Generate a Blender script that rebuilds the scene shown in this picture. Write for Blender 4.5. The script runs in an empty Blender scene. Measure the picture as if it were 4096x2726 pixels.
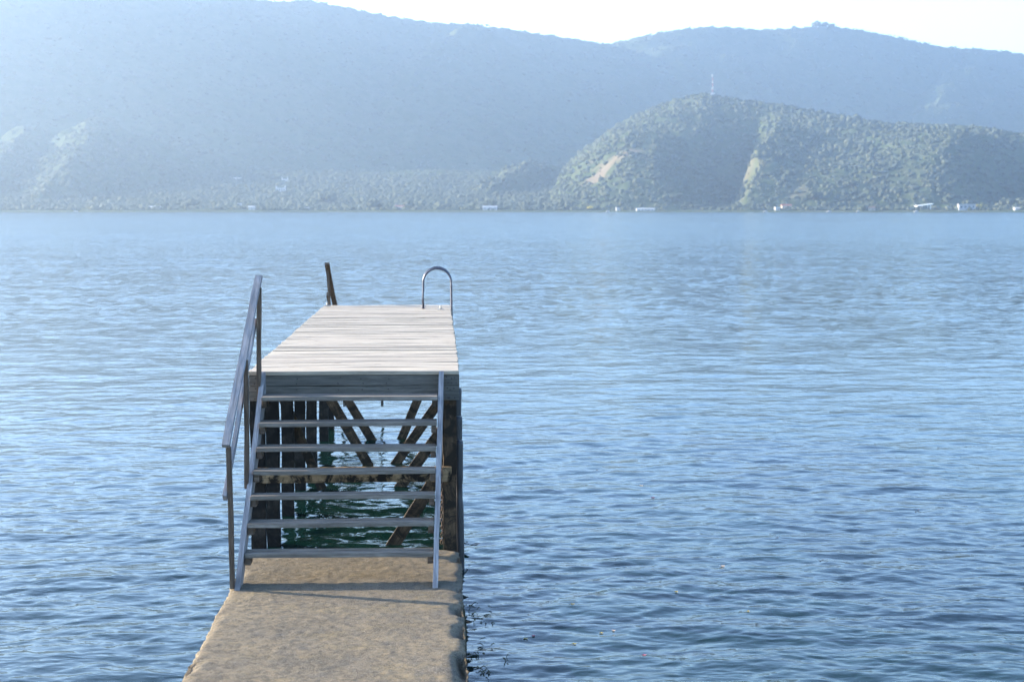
import bpy, bmesh, math, random
import numpy as np
from mathutils import Vector, Matrix
random.seed(7); rng = np.random.default_rng(11)
S = bpy.context.scene
COL = S.collection
R = math.radians

# ------------------------------------------------------------------ helpers
def link(o, parent=None):
    COL.objects.link(o)
    if parent is not None:
        o.parent = parent
    return o

def tag(o, label=None, cat=None, group=None, kind=None):
    if label: o['label'] = label
    if cat: o['category'] = cat
    if group: o['group'] = group
    if kind: o['kind'] = kind
    return o

def empty(name, loc, label, cat, group=None):
    o = bpy.data.objects.new(name, None)
    o.location = loc; o.empty_display_size = 0.2
    COL.objects.link(o)
    return tag(o, label, cat, group)

def wloc(o):
    v = Vector(o.location)
    p = o.parent
    while p is not None:
        v += Vector(p.location); p = p.parent
    return v

def mesh_np(name, verts, faces, mat=None, smooth=False):
    me = bpy.data.meshes.new(name)
    verts = np.asarray(verts, dtype=np.float32); faces = np.asarray(faces, dtype=np.int32)
    me.vertices.add(len(verts)); me.vertices.foreach_set('co', verts.ravel())
    k = faces.shape[1]; n = len(faces)
    me.loops.add(n * k); me.loops.foreach_set('vertex_index', faces.ravel())
    me.polygons.add(n)
    me.polygons.foreach_set('loop_start', np.arange(n, dtype=np.int32) * k)
    me.polygons.foreach_set('loop_total', np.full(n, k, dtype=np.int32))
    me.polygons.foreach_set('use_smooth', np.full(n, smooth, dtype=bool))
    me.update(calc_edges=True)
    if mat: me.materials.append(mat)
    return me

def bm_obj(name, bm, mat, parent=None, loc=None, smooth=False):
    me = bpy.data.meshes.new(name); bm.to_mesh(me); bm.free()
    if smooth:
        for p in me.polygons: p.use_smooth = True
    if mat: me.materials.append(mat)
    o = bpy.data.objects.new(name, me)
    link(o, parent)
    if loc is not None: o.location = loc
    return o

def add_box(bm, cx, cy, cz, sx, sy, sz, rot=None, bev=0.0):
    r = bmesh.ops.create_cube(bm, size=1.0)
    vs = r['verts']
    bmesh.ops.scale(bm, vec=(sx, sy, sz), verts=vs)
    if rot is not None: bmesh.ops.rotate(bm, cent=(0, 0, 0), matrix=rot, verts=vs)
    bmesh.ops.translate(bm, vec=(cx, cy, cz), verts=vs)
    if bev > 0:
        es = list({e for v in vs for e in v.link_edges})
        bmesh.ops.bevel(bm, geom=es, offset=bev, segments=1, affect='EDGES')
    return vs

def beam(name, p0, p1, w, h, mat, parent=None, side=(1, 0, 0), bev=0.004, wob=0.0, segs=1):
    """square timber from p0 to p1 (centre line); w along `side`, h across"""
    p0 = Vector(p0); p1 = Vector(p1)
    L = (p1 - p0).length; x = (p1 - p0).normalized()
    s = Vector(side); s = (s - x * s.dot(x)).normalized()
    u = x.cross(s).normalized()
    bm = bmesh.new()
    r = bmesh.ops.create_cube(bm, size=1.0)
    bmesh.ops.scale(bm, vec=(L, w, h), verts=bm.verts)
    if segs > 1:
        es = [e for e in bm.edges if abs(e.verts[0].co.x - e.verts[1].co.x) > L * 0.5]
        bmesh.ops.subdivide_edges(bm, edges=es, cuts=segs)
    if bev > 0:
        es = [e for e in bm.edges if len(e.link_faces) == 2 and e.calc_face_angle(0) > 0.5]
        bmesh.ops.bevel(bm, geom=es, offset=bev, segments=2, affect='EDGES')
    if wob > 0:
        ph = random.random() * 10
        for v in bm.verts:
            v.co.y += wob * math.sin(v.co.x * 5.3 + ph) + wob * .6 * math.sin(v.co.x * 13 + ph * 2 + v.co.z * 30)
            v.co.z += wob * .8 * math.sin(v.co.x * 4.1 + ph * 3) + wob * .5 * math.sin(v.co.x * 17 + ph + v.co.y * 40)
    me = bpy.data.meshes.new(name); bm.to_mesh(me); bm.free(); me.materials.append(mat)
    o = bpy.data.objects.new(name, me); link(o, parent)
    m = Matrix((x, s, u)).transposed().to_4x4()
    base = Vector((0, 0, 0)) if parent is None else wloc(parent)
    o.rotation_euler = m.to_euler()
    o.location = (p0 + p1) / 2 - base
    return o

def tube(bm, pts, rad, n=12, caps=True):
    pts = [Vector(p) for p in pts]; rings = []
    up = None
    for i, p in enumerate(pts):
        t = (pts[min(i + 1, len(pts) - 1)] - pts[max(i - 1, 0)]).normalized()
        if up is None:
            up = t.orthogonal().normalized()
        up = (up - t * up.dot(t)).normalized(); b = t.cross(up)
        rr = rad[i] if isinstance(rad, (list, tuple)) else rad
        rings.append([bm.verts.new(p + (up * math.cos(a) + b * math.sin(a)) * rr) for a in [2 * math.pi * k / n for k in range(n)]])
    for a, b in zip(rings, rings[1:]):
        for k in range(n):
            bm.faces.new((a[k], a[(k + 1) % n], b[(k + 1) % n], b[k]))
    if caps:
        bm.faces.new(rings[0][::-1]); bm.faces.new(rings[-1])

# value noise in numpy
_perm = rng.permutation(4096)
def vnoise(x, y, seed=0):
    xi = np.floor(x).astype(np.int64); yi = np.floor(y).astype(np.int64)
    fx = x - xi; fy = y - yi
    fx = fx * fx * (3 - 2 * fx); fy = fy * fy * (3 - 2 * fy)
    def h(a, b):
        return _perm[(_perm[(a + seed * 131) & 4095] + b) & 4095] / 4095.0
    return (h(xi, yi) * (1 - fx) * (1 - fy) + h(xi + 1, yi) * fx * (1 - fy) + h(xi, yi + 1) * (1 - fx) * fy + h(xi + 1, yi + 1) * fx * fy) * 2 - 1
def fbm(x, y, oct=4, seed=0, gain=.5):
    s = 0; a = 1
    for k in range(oct):
        s = s + a * vnoise(x * 2 ** k + 17.3 * k, y * 2 ** k - 9.1 * k, seed + k); a *= gain
    return s

# ------------------------------------------------------------------ materials
class NT:
    def __init__(s, name):
        s.m = bpy.data.materials.new(name); s.m.use_nodes = True
        s.t = s.m.node_tree; s.n = s.t.nodes; s.l = s.t.links
        s.p = s.n['Principled BSDF']
    def add(s, typ, **k):
        nd = s.n.new(typ)
        for a, v in k.items():
            if a.startswith('i_'):
                key = a[2:]
                nd.inputs[int(key) if key.isdigit() else key.replace('_', ' ')].default_value = v
            else: setattr(nd, a, v)
        return nd
    def link(s, a, b): s.l.new(a, b)
    def coords(s, scale=(1, 1, 1), kind='Object', rot=(0, 0, 0)):
        tc = s.add('ShaderNodeTexCoord'); mp = s.add('ShaderNodeMapping')
        mp.inputs['Scale'].default_value = scale; mp.inputs['Rotation'].default_value = rot
        s.link(tc.outputs[kind], mp.inputs['Vector']); return mp.outputs['Vector']
    def noise(s, vec, scale, detail=4, rough=.6, dist=0.0):
        nd = s.add('ShaderNodeTexNoise'); s.link(vec, nd.inputs['Vector'])
        nd.inputs['Scale'].default_value = scale; nd.inputs['Detail'].default_value = detail
        nd.inputs['Roughness'].default_value = rough; nd.inputs['Distortion'].default_value = dist
        return nd.outputs['Fac']
    def ramp(s, fac, stops):
        r = s.add('ShaderNodeValToRGB'); e = r.color_ramp.elements
        while len(e) < len(stops): e.new(.5)
        for q, (p, c) in zip(e, stops):
            q.position = p; q.color = (c[0], c[1], c[2], 1) if isinstance(c, (tuple, list)) else (c, c, c, 1)
        s.link(fac, r.inputs['Fac']); return r.outputs['Color']
    def mix(s, fac, a, b, blend='MIX'):
        m = s.add('ShaderNodeMix', data_type='RGBA', blend_type=blend)
        for v, i in ((fac, 0), (a, 6), (b, 7)):
            if hasattr(v, 'is_output') or isinstance(v, bpy.types.NodeSocket): s.link(v, m.inputs[i])
            else: m.inputs[i].default_value = v if i == 0 else (v[0], v[1], v[2], 1)
        return m.outputs[2]
    def math(s, op, a, b=None, c=None):
        m = s.add('ShaderNodeMath', operation=op)
        for i, v in enumerate((a, b, c)):
            if v is None: continue
            if isinstance(v, bpy.types.NodeSocket): s.link(v, m.inputs[i])
            else: m.inputs[i].default_value = v
        return m.outputs[0]
    def bump(s, h, strength=.3, dist=.01, normal=None):
        b = s.add('ShaderNodeBump'); b.inputs['Strength'].default_value = strength; b.inputs['Distance'].default_value = dist
        s.link(h, b.inputs['Height'])
        if normal is not None: s.link(normal, b.inputs['Normal'])
        return b.outputs['Normal']
    def out(s, color=None, rough=None, normal=None, spec=None, metal=None):
        for k, v in (('Base Color', color), ('Roughness', rough), ('Normal', normal), ('Specular IOR Level', spec), ('Metallic', metal)):
            if v is None: continue
            if isinstance(v, bpy.types.NodeSocket): s.link(v, s.p.inputs[k])
            else: s.p.inputs[k].default_value = (v[0], v[1], v[2], 1) if k == 'Base Color' else v
        return s.m

def wood(name, dark, mid, light, stain=None, stain_amt=0.0, axis='x', island=False, rough=.75, nails=False):
    """weathered timber; grain runs along the object's local `axis`"""
    n = NT(name)
    sc = {'x': (.9, 14, 14), 'y': (14, .9, 14)}[axis]
    v = n.coords(sc)
    off = n.add('ShaderNodeVectorMath', operation='ADD')
    n.link(v, off.inputs[0])
    if island:
        g = n.add('ShaderNodeNewGeometry'); mu = n.add('ShaderNodeVectorMath', operation='SCALE'); mu.inputs[0].default_value = (37, 51, 83)
        n.link(g.outputs['Random Per Island'], mu.inputs['Scale']); n.link(mu.outputs[0], off.inputs[1])
    else:
        oi = n.add('ShaderNodeObjectInfo'); mu = n.add('ShaderNodeVectorMath', operation='SCALE'); mu.inputs[0].default_value = (37, 51, 83)
        n.link(oi.outputs['Random'], mu.inputs['Scale']); n.link(mu.outputs[0], off.inputs[1])
    v = off.outputs[0]
    g1 = n.noise(v, 3.0, 6, .65, .4); g2 = n.noise(v, 14.0, 4, .6, .2)
    vb = n.coords((1.2, 1.2, 1.2)); off2 = n.add('ShaderNodeVectorMath', operation='ADD'); n.link(vb, off2.inputs[0]); n.link(mu.outputs[0], off2.inputs[1])
    big = n.noise(off2.outputs[0], 2.2, 4, .6)
    f = n.math('ADD', n.math('MULTIPLY', g1, .65), n.math('MULTIPLY', g2, .35))
    c = n.ramp(f, [(.34, dark), (.5, mid), (.64, light)])
    c = n.mix(n.ramp(big, [(.35, .0), (.7, .55)]), c, [x * .72 for x in mid])
    # knots
    vo = n.add('ShaderNodeTexVoronoi'); n.link(n.coords({'x': (1.6, 5, 5), 'y': (5, 1.6, 5)}[axis]), vo.inputs['Vector']); vo.inputs['Scale'].default_value = 1.3; vo.inputs['Randomness'].default_value = 1
    kn = n.ramp(vo.outputs['Distance'], [(.045, 1.0), (.10, .0)])
    c = n.mix(kn, c, [x * .3 for x in dark])
    if stain is not None:
        st = n.noise(n.coords((1, 1, 1)), 5.5, 6, .7, .6)
        c = n.mix(n.ramp(st, [(.5 - stain_amt * .3, .0), (.56, 1.0)]), c, stain)
    if island:
        rv = n.ramp(g.outputs['Random Per Island'], [(0, .68), (.5, .9), (1, 1.0)])
        c = n.mix(1.0, c, rv, 'MULTIPLY')
    nb = n.bump(f, .55, .004)
    return n.out(c, rough, nb, .15)

M_stair = wood('weathered_stair_wood', (.068, .058, .048), (.165, .145, .122), (.285, .255, .22), rough=.6)
M_deck = wood('bleached_deck_wood', (.19, .158, .118), (.355, .30, .225), (.46, .395, .31), axis='x', island=True, rough=.6)
M_fascia = wood('grey_fascia_wood', (.05, .046, .040), (.105, .098, .085), (.17, .158, .135))
M_rail = wood('blue_grey_rail_wood', (.095, .09, .09), (.215, .205, .205), (.38, .365, .36), rough=.6)
M_post = wood('brown_post_wood', (.04, .026, .018), (.10, .072, .052), (.20, .15, .11))
M_pile = wood('dark_wet_pile_wood', (.010, .009, .008), (.035, .031, .026), (.08, .068, .055), stain=(.008, .008, .008), stain_amt=.5)
M_brace = wood('brown_brace_wood', (.026, .018, .012), (.085, .058, .036), (.19, .13, .08), stain=(.02, .016, .012), stain_amt=.2)
M_beam = wood('stained_tan_beam', (.10, .07, .04), (.26, .18, .10), (.38, .28, .17), stain=(.012, .01, .008), stain_amt=.2)

def plain(name, col, rough=.6, metal=0.0, var=.25, scale=6):
    n = NT(name); f = n.noise(n.coords(), scale, 4, .6)
    c = n.ramp(f, [(.3, [x * (1 - var) for x in col]), (.7, [min(1, x * (1 + var * .6)) for x in col])])
    return n.out(c, rough, n.bump(f, .15, .01), .4, metal)

M_steel = plain('stainless_steel', (.07, .07, .09), .35, .5, .08, 9)
M_rubber = plain('black_rubber', (.022, .022, .026), .45, 0, .4, 5)
M_galv = plain('galvanised_steel', (.33, .32, .30), .5, .7, .3, 20)
M_rust = plain('rusty_chain_steel', (.16, .10, .07), .7, .4, .4, 60)

def concrete_mat():
    n = NT('rough_concrete')
    v = n.coords()
    big = n.noise(v, 1.1, 5, .6, .4); med = n.noise(v, 6.0, 6, .7); fine = n.noise(v, 18, 6, .85); grit = n.noise(v, 260, 2, .5)
    c = n.ramp(big, [(.34, (.095, .078, .054)), (.5, (.130, .104, .070)), (.66, (.158, .126, .082))])
    # ochre stains
    och = n.noise(n.coords((.7, 1.6, 1)), 1.6, 4, .6, .5)
    c = n.mix(n.ramp(och, [(.52, .0), (.7, .45)]), c, (.19, .145, .068))
    c = n.mix(n.ramp(med, [(.36, .75), (.55, .0)]), c, (.10, .088, .072))
    c = n.mix(n.ramp(fine, [(.44, .7), (.52, .0)]), c, (.045, .039, .030))
    c = n.mix(n.ramp(grit, [(.52, .0), (.62, .7)]), c, (.30, .275, .23))
    # wet / algae on the flanks near the water
    g = n.add('ShaderNodeNewGeometry'); sp = n.add('ShaderNodeSeparateXYZ'); n.link(g.outputs['Position'], sp.inputs[0])
    wet = n.ramp(n.math('ADD', sp.outputs['Z'], n.math('MULTIPLY', med, .16)), [(.19, 1.0), (.27, .0)])
    c = n.mix(wet, c, (.035, .035, .02))
    h = n.math('ADD', n.math('MULTIPLY', med, .12), n.math('ADD', n.math('MULTIPLY', fine, .40), n.math('MULTIPLY', grit, .22)))
    return n.out(c, .9, n.bump(h, 1.0, .024), .04)
M_conc = concrete_mat()

def water_mat():
    n = NT('lake_water')
    g = n.add('ShaderNodeNewGeometry')
    def nz(scale, sx, sy, detail, rot, dist=0.0, rough=.5):
        mp = n.add('ShaderNodeMapping'); mp.inputs['Scale'].default_value = (sx, sy, 1); mp.inputs['Rotation'].default_value = (0, 0, rot)
        n.link(g.outputs['Position'], mp.inputs['Vector'])
        return n.noise(mp.outputs[0], scale, detail, rough, dist)
    fine = nz(7.0, .6, 1.0, 3, R(8), .3)
    mid = nz(2.6, .55, 1.0, 3, R(-6), .4)
    big = nz(.75, .42, 1.0, 2, R(5), .3)
    huge = nz(.011, .35, 1.0, 4, R(4), 1.0, .6)
    sp = n.add('ShaderNodeSeparateXYZ'); n.link(g.outputs['Position'], sp.inputs[0])
    far = n.add('ShaderNodeMapRange'); far.inputs[1].default_value = 25; far.inputs[2].default_value = 75; far.clamp = True
    n.link(sp.outputs['Y'], far.inputs[0])
    gust = n.ramp(huge, [(.3, .55), (.65, 1.15)])
    gm = n.math('MULTIPLY', gust, 1.0)
    h = n.math('ADD', n.math('MULTIPLY', fine, .010), n.math('MULTIPLY', mid, .026))
    h = n.math('MULTIPLY', h, gm)
    nb = n.bump(h, 1.0, 1.0)
    # beyond the modelled waves the slopes of the small waves are given directly
    def slopes(scale, sx, sy, amt_x, amt_y, rot):
        mp = n.add('ShaderNodeMapping'); mp.inputs['Scale'].default_value = (sx, sy, 1); mp.inputs['Rotation'].default_value = (0, 0, rot)
        n.link(g.outputs['Position'], mp.inputs['Vector'])
        t = n.add('ShaderNodeTexNoise'); n.link(mp.outputs[0], t.inputs['Vector']); t.inputs['Scale'].default_value = scale; t.inputs['Detail'].default_value = 3; t.inputs['Roughness'].default_value = .6
        a = n.add('ShaderNodeVectorMath', operation='SUBTRACT'); n.link(t.outputs['Color'], a.inputs[0]); a.inputs[1].default_value = (.5, .5, .5)
        b = n.add('ShaderNodeVectorMath', operation='MULTIPLY'); n.link(a.outputs[0], b.inputs[0]); b.inputs[1].default_value = (amt_x, amt_y, 0)
        return b.outputs[0]
    sl = n.add('ShaderNodeVectorMath', operation='ADD'); n.link(slopes(3.8, .6, 1, 1.3, 1.4, R(5)), sl.inputs[0]); n.link(slopes(.9, .35, 1, .5, .5, R(-4)), sl.inputs[1])
    sc = n.add('ShaderNodeVectorMath', operation='SCALE'); n.link(sl.outputs[0], sc.inputs[0]); fa2 = n.add('ShaderNodeMapRange'); fa2.inputs[1].default_value = 75; fa2.inputs[2].default_value = 500; fa2.inputs[3].default_value = .7; fa2.inputs[4].default_value = .6; fa2.clamp = True; n.link(sp.outputs['Y'], fa2.inputs[0])
    n.link(n.math('MULTIPLY', n.math('MULTIPLY', far.outputs[0], gm), fa2.outputs[0]), sc.inputs['Scale'])
    ad = n.add('ShaderNodeVectorMath', operation='ADD'); n.link(nb, ad.inputs[0]); n.link(sc.outputs[0], ad.inputs[1])
    nm = n.add('ShaderNodeVectorMath', operation='NORMALIZE'); n.link(ad.outputs[0], nm.inputs[0])
    n.p.inputs['IOR'].default_value = 1.333
    rr_ = n.add('ShaderNodeMapRange'); rr_.inputs[1].default_value = 28; rr_.inputs[2].default_value = 190; rr_.inputs[3].default_value = .04; rr_.inputs[4].default_value = .15; rr_.clamp = True
    n.link(sp.outputs['Y'], rr_.inputs[0])
    return n.out((.0025, .0125, .0105), rr_.outputs[0], nm.outputs[0], .42)
M_water = water_mat()

def hill_mat():
    n = NT('wooded_hillside')
    g = n.add('ShaderNodeNewGeometry')
    mp = n.add('ShaderNodeMapping'); n.link(g.outputs['Position'], mp.inputs['Vector'])
    v = mp.outputs[0]
    big = n.noise(v, .006, 5, .6); med = n.noise(v, .05, 4, .6)
    c = n.ramp(med, [(.35, (.030, .050, .018)), (.65, (.060, .070, .036))])
    at = n.add('ShaderNodeAttribute', attribute_name='dry_and_lit')
    c = n.mix(at.outputs['Fac'], c, (.15, .115, .08))  # parched earth tan, also painted where the front hill's slope is sunlit
    c = n.mix(n.ramp(big, [(.5, .0), (.75, .35)]), c, (.09, .08, .045))
    return n.out(c, .95, None, .05)
M_hill = hill_mat()

def leaf_mat(name, a, b):
    n = NT(name)
    g = n.add('ShaderNodeNewGeometry')
    f = n.noise(g.outputs['Position'], .25, 3, .6)
    c = n.ramp(n.math('ADD', n.math('MULTIPLY', g.outputs['Random Per Island'], .6), n.math('MULTIPLY', f, .4)), [(.2, a), (.8, b)])
    return n.out(c, .85, None, .1)
M_leaf = leaf_mat('far_foliage', (.030, .042, .026), (.072, .080, .050))
M_leafy = leaf_mat('yellow_foliage', (.22, .19, .03), (.35, .28, .05))
M_trunk = plain('tree_bark', (.12, .09, .06), .9, 0, .3, 2)

def flat(name, col, rough=.7): return plain(name, col, rough, 0, .08, .8)
M_white = flat('white_render', (.45, .45, .45)); M_cream = flat('cream_render', (.42, .37, .30)); M_redroof = flat('red_tile_roof', (.24, .09, .06))
M_greyroof = flat('grey_sheet_roof', (.35, .36, .37)); M_glass = flat('dark_window_glass', (.03, .04, .05), .15); M_mastred = flat('red_mast_paint', (.30, .07, .06))

# ------------------------------------------------------------------ camera model (metres, z = 0 on the lake)
F_PX = 6500.0; CZ = 3.28
yaw = math.atan((2048 - 1740) / F_PX); pit = math.atan((1363 - 838) / F_PX)
cam_d = bpy.data.cameras.new('camera'); cam = bpy.data.objects.new('camera', cam_d); COL.objects.link(cam)
cam.location = (0, 0, CZ); cam.rotation_euler = (math.pi / 2 - pit, 0, -yaw)
cam_d.sensor_width = 23.5; cam_d.lens = 23.5 * F_PX / 4096
cam_d.clip_start = .1; cam_d.clip_end = 30000
cam_d.dof.use_dof = True; cam_d.dof.focus_distance = 14.0; cam_d.dof.aperture_fstop = 2.6
S.camera = cam

# ------------------------------------------------------------------ light
KX, KY = 3.2, 1.05                       # horizontal shadow run per metre of height
sun_dir = Vector((-KX, KY, 1)).normalized()
elev = math.asin(sun_dir.z)
azi = math.atan2(sun_dir.x, sun_dir.y)   # clockwise from +Y
sd = bpy.data.lights.new('sun', 'SUN'); so = bpy.data.objects.new('sun', sd); COL.objects.link(so)
sd.energy = 5.0; sd.angle = R(.5); sd.color = (1, .86, .67)
so.rotation_euler = sun_dir.to_track_quat('Z', 'Y').to_euler()
w = bpy.data.worlds.new('World'); S.world = w; w.use_nodes = True
nt = w.node_tree; sky = nt.nodes.new('ShaderNodeTexSky'); sky.sky_type = 'NISHITA'; sky.sun_disc = False
sky.sun_elevation = elev; sky.sun_rotation = azi
sky.altitude = 700; sky.air_density = 1.0; sky.dust_density = 2.4; sky.ozone_density = 3.5
nt.links.new(sky.outputs[0], nt.nodes['Background'].inputs[0]); nt.nodes['Background'].inputs[1].default_value = .15
S.view_settings.view_transform = 'Standard'; S.view_settings.look = 'None'; S.view_settings.gamma = 1
S.view_settings.exposure = 2.5

# ------------------------------------------------------------------ water sheet
def build_water():
    # rows (Y) dense where the lake is near, then growing
    ys = [-400, -200, -100, -50, -25, -12, -6, -2, 1, 3, 5, 6.5, 8]
    y = 9.0
    while y < 95: ys.append(y); y += max(.014, y * y * 1.05e-4)
    while y < 8800: ys.append(y); y *= 1.06
    ys.append(8900); ys = np.array(ys)
    inner = np.linspace(-1, 1, 1000)
    outer = 1 + np.geomspace(.02, 60, 26)
    ts = np.concatenate([-outer[::-1], inner, outer])
    wv = np.maximum(ys, 9) * .385 + 1.5
    X = ts[None, :] * wv[:, None] + (ys * .047)[:, None]
    lim = 5900.0
    X = np.clip(X, -lim + np.abs(ts)[None, :] * -0.0, lim)
    # avoid collapsed columns: rescale the outermost columns to the limits
    for i in range(len(ys)):
        mx = np.abs(ts).max() * wv[i]
        if mx > lim:
            s = np.sign(ts) * np.maximum(np.abs(ts) - 1, 0) / (np.abs(ts).max() - 1)
            k = np.clip(np.abs(ts), 0, 1) * np.sign(ts) * min(wv[i], lim * .6)
            X[i] = k + s * (lim - min(wv[i], lim * .6)) + min(ys[i] * .047, 200) * (1 - np.abs(s))
        else:
            s = np.abs(np.maximum(np.abs(ts) - 1, 0) / (np.abs(ts).max() - 1))
            X[i] = X[i] + np.sign(ts) * s * (lim - mx) - (ys[i] * .047) * s
    Y = np.repeat(ys[:, None], len(ts), 1)
    Z = np.zeros_like(X)
    dx = (wv * 2 / 1000)[:, None]
    dy = np.gradient(ys)[:, None]
    edge = np.clip((1.0 - np.abs(ts)) / .06, 0, 1)[None, :] * np.clip((ys - 8.5) / 1.2, 0, 1)[:, None] * np.clip((95 - ys) / 45, 0, 1)[:, None]
    r2 = np.random.default_rng(5)
    lam = np.geomspace(.08, 3.2, 130)
    core = (ys > 8) & (ys < 96)
    Xc = X[core]; Yc = Y[core]; dyc = dy[core]; dxc = dx[core]
    # gust patches
    gust = .8 + .6 * fbm(Xc / 9.0, Yc / 16.0, 3, 3)
    acc = np.zeros_like(Xc)
    for L in lam:
        th = r2.normal(math.radians(95), math.radians(36))
        k = 2 * math.pi / L; kx = k * math.cos(th); ky = k * math.sin(th)
        slope = .0092 * (L / .34) ** (-.7 if L > .34 else .3)
        amp = slope / k * 1.15
        ok = np.clip((L / np.maximum(dyc, dxc) - 3) / 3, 0, 1)
        ph = r2.random() * 6.28
        wgt = gust if L < 1.6 else 1.0
        acc += amp * 1.35 * np.sin(kx * Xc + ky * Yc + ph) * ok * wgt
    Z[core] = acc * edge[core]
    # calmer under and right beside the pier
    nr, nc = X.shape
    idx = np.arange(nr * nc).reshape(nr, nc)
    f = np.stack([idx[:-1, :-1], idx[:-1, 1:], idx[1:, 1:], idx[1:, :-1]], -1).reshape(-1, 4)
    me = mesh_np('lake_water', np.stack([X, Y, Z], -1).reshape(-1, 3), f, M_water, True)
    o = bpy.data.objects.new('lake_water', me); COL.objects.link(o); tag(o, kind='structure')
build_water()

# ------------------------------------------------------------------ far terrain
def prof(pts):
    xs, ys = zip(*pts); return np.array(xs, float), np.array(ys, float)
K = 4096 / 2356
ridge_y = prof([(-1700, 485), (-800, 455), (-560, 380), (-380, 275), (-220, 130), (-120, 45), (-50, -8), (0, -24), (250, -22), (450, -1), (575, 9), (640, 14), (720, 10), (800, 24), (900, 44), (1000, 58), (1060, 60), (1100, 62), (1180, 73), (1270, 87), (1340, 98), (1400, 106), (1480, 130), (1600, 180), (1900, 300), (2600, 420)])
right_y = prof([(1150, 480), (1300, 200), (1380, 115), (1405, 104), (1450, 95), (1500, 84), (1560, 74), (1620, 69), (1680, 72), (1740, 78), (1800, 76), (1860, 73), (1900, 73), (1960, 81), (2040, 97), (2100, 111), (2160, 125), (2240, 130), (2300, 137), (2356, 148), (2600, 190), (3200, 260)])
front_y = prof([(1180, 486), (1250, 470), (1290, 395), (1340, 348), (1400, 302), (1450, 273), (1500, 252), (1560, 230), (1610, 220), (1660, 228), (1740, 241), (1840, 256), (1940, 275), (2040, 291), (2150, 296), (2250, 302), (2356, 320), (2600, 360), (3200, 400)])
def el(pr, u):   # elevation tangent above the camera's level for picture column u (0..4096)
    return (838 - np.interp(u / K, *pr) * K) / F_PX
def hfun(u, r):
    """ground height over the lake at bearing column u and distance r"""
    th = yaw + np.arctan((u - 2048) / F_PX)
    X = r * np.sin(th); Y = r * np.cos(th)
    cosd = 1.0
    def mass(elv, rc, run, pw, back):
        hc = CZ + rc * elv
        t = (rc - r) / run
        f = np.where(t >= 0, np.clip(1 - np.clip(t, 0, 1), 0, 1) ** pw, np.clip(1 - (-t) * run / back, -1, 1))
        return hc * f
    n1 = fbm(X / 900, Y / 900, 4, 1); n2 = fbm(X / 260, Y / 260, 4, 8); n3 = fbm(X / 70, Y / 70, 3, 15)
    uu = u / 1000.0
    # left rim of the basin
    rcL = 3750 + 310 * np.clip(uu, -1.5, 3.5)
    eL = el(ridge_y, u)
    runL = 760 + 320 * np.clip((uu - .1) / .8, 0, 1)
    wob = 120 * n1
    hL = mass(eL, rcL, runL, 1.1, 1500)
    tL = np.clip((rcL - r) / runL, 0, 1)
    hL = hL + (27 * np.clip((uu + .1) / .9, .15, 1) * n2 + 6 * n3) * np.clip(tL * 6, 0, 1) * np.clip(hL / 60, 0, 1) + 40 * n1 * tL * (1 - tL) * 2
    # right rim
    rcR = 4600 + 330 * np.clip(uu - 2.4, -.8, 3.2)
    hR = mass(el(right_y, u), rcR, 1000, 1.1, 1500)
    tR = np.clip((rcR - r) / 1000, 0, 1)
    hR = hR + (25 * n2 + 6 * n3) * np.clip(tR * 6, 0, 1) * np.clip(hR / 60, 0, 1)
    # front hill with gullies that run to the shore
    rcF = 2980 - 210 * np.clip(uu - 2.3, -.3, 2.2)
    run = rcF - 2215
    tF = np.clip((rcF - r) / run, 0, 1)
    hF = mass(el(front_y, u), rcF, run, .85, 900)
    uw = u + 70 * n1 + 45 * n2 + (tF - .6) * 130
    saw = np.interp(uw, (2100, 2245, 2500, 2600, 2900, 2985, 3150, 3300, 3750, 3850, 4120, 4220, 4600, 5200), (-20, 0, 34, 20, -92, 42, 24, 34, 52, 30, -95, 10, -50, -30))
    mF = np.clip(tF * 3.5, 0, 1) * np.clip(hF / 50, 0, 1)
    hF = hF + (saw * np.clip(tF * 1.9, 0, 1) + (13 * n2 + 8 * n3)) * mF * (1 - .45 * tF)
    # spurs coming down to the shore on the left
    def spur(u0, r0, h0, u1, r1, h1, wid):
        t0 = yaw + math.atan((u0 - 2048) / F_PX); t1 = yaw + math.atan((u1 - 2048) / F_PX)
        ax, ay = r0 * math.sin(t0), r0 * math.cos(t0); bx, by = r1 * math.sin(t1), r1 * math.cos(t1)
        dx_, dy_ = bx - ax, by - ay; L2 = dx_ * dx_ + dy_ * dy_
        s = np.clip(((X - ax) * dx_ + (Y - ay) * dy_) / L2, 0, 1)
        d = np.hypot(X - ax - s * dx_, Y - ay - s * dy_)
        return (h0 + (h1 - h0) * s) - d * wid + 9 * n3 * np.clip(d / 20, 0, 1) + 4 * n3
    sp = spur(420, 3150, 168, 130, 2420, 8, .40)
    sp = np.maximum(sp, spur(120, 3150, 152, -170, 2480, 10, .40))
    sp = np.maximum(sp, spur(2125, 2950, 92, 1850, 2500, 10, .5))
    sp = np.maximum(sp, spur(-500, 2800, 110, -900, 2400, 10, .6))
    sp = np.maximum(sp, spur(1860, 4160, 468, 1680, 3880, 352, .5))
    sp = np.maximum(sp, spur(3800, 4860, 418, 3690, 4400, 205, .42))
    # low shore land
    rs = 2150 + 18 * fbm(X / 130, X * 0 + 3.3, 3, 4)
    low = np.clip((r - rs) / 14, -1, 1) * 1.6 + np.clip(r - rs, 0, 1000) * .02 + np.clip(r - rs, 0, 1000) ** 2 * 5.5e-5 + 2.5 * n2 * np.clip((r - rs) / 60, 0, 1)
    h = np.maximum(np.maximum(hL, hR), np.maximum(hF, sp))
    h = np.where(r > rs + 25, np.maximum(h, low), low)
    return X, Y, h
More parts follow.
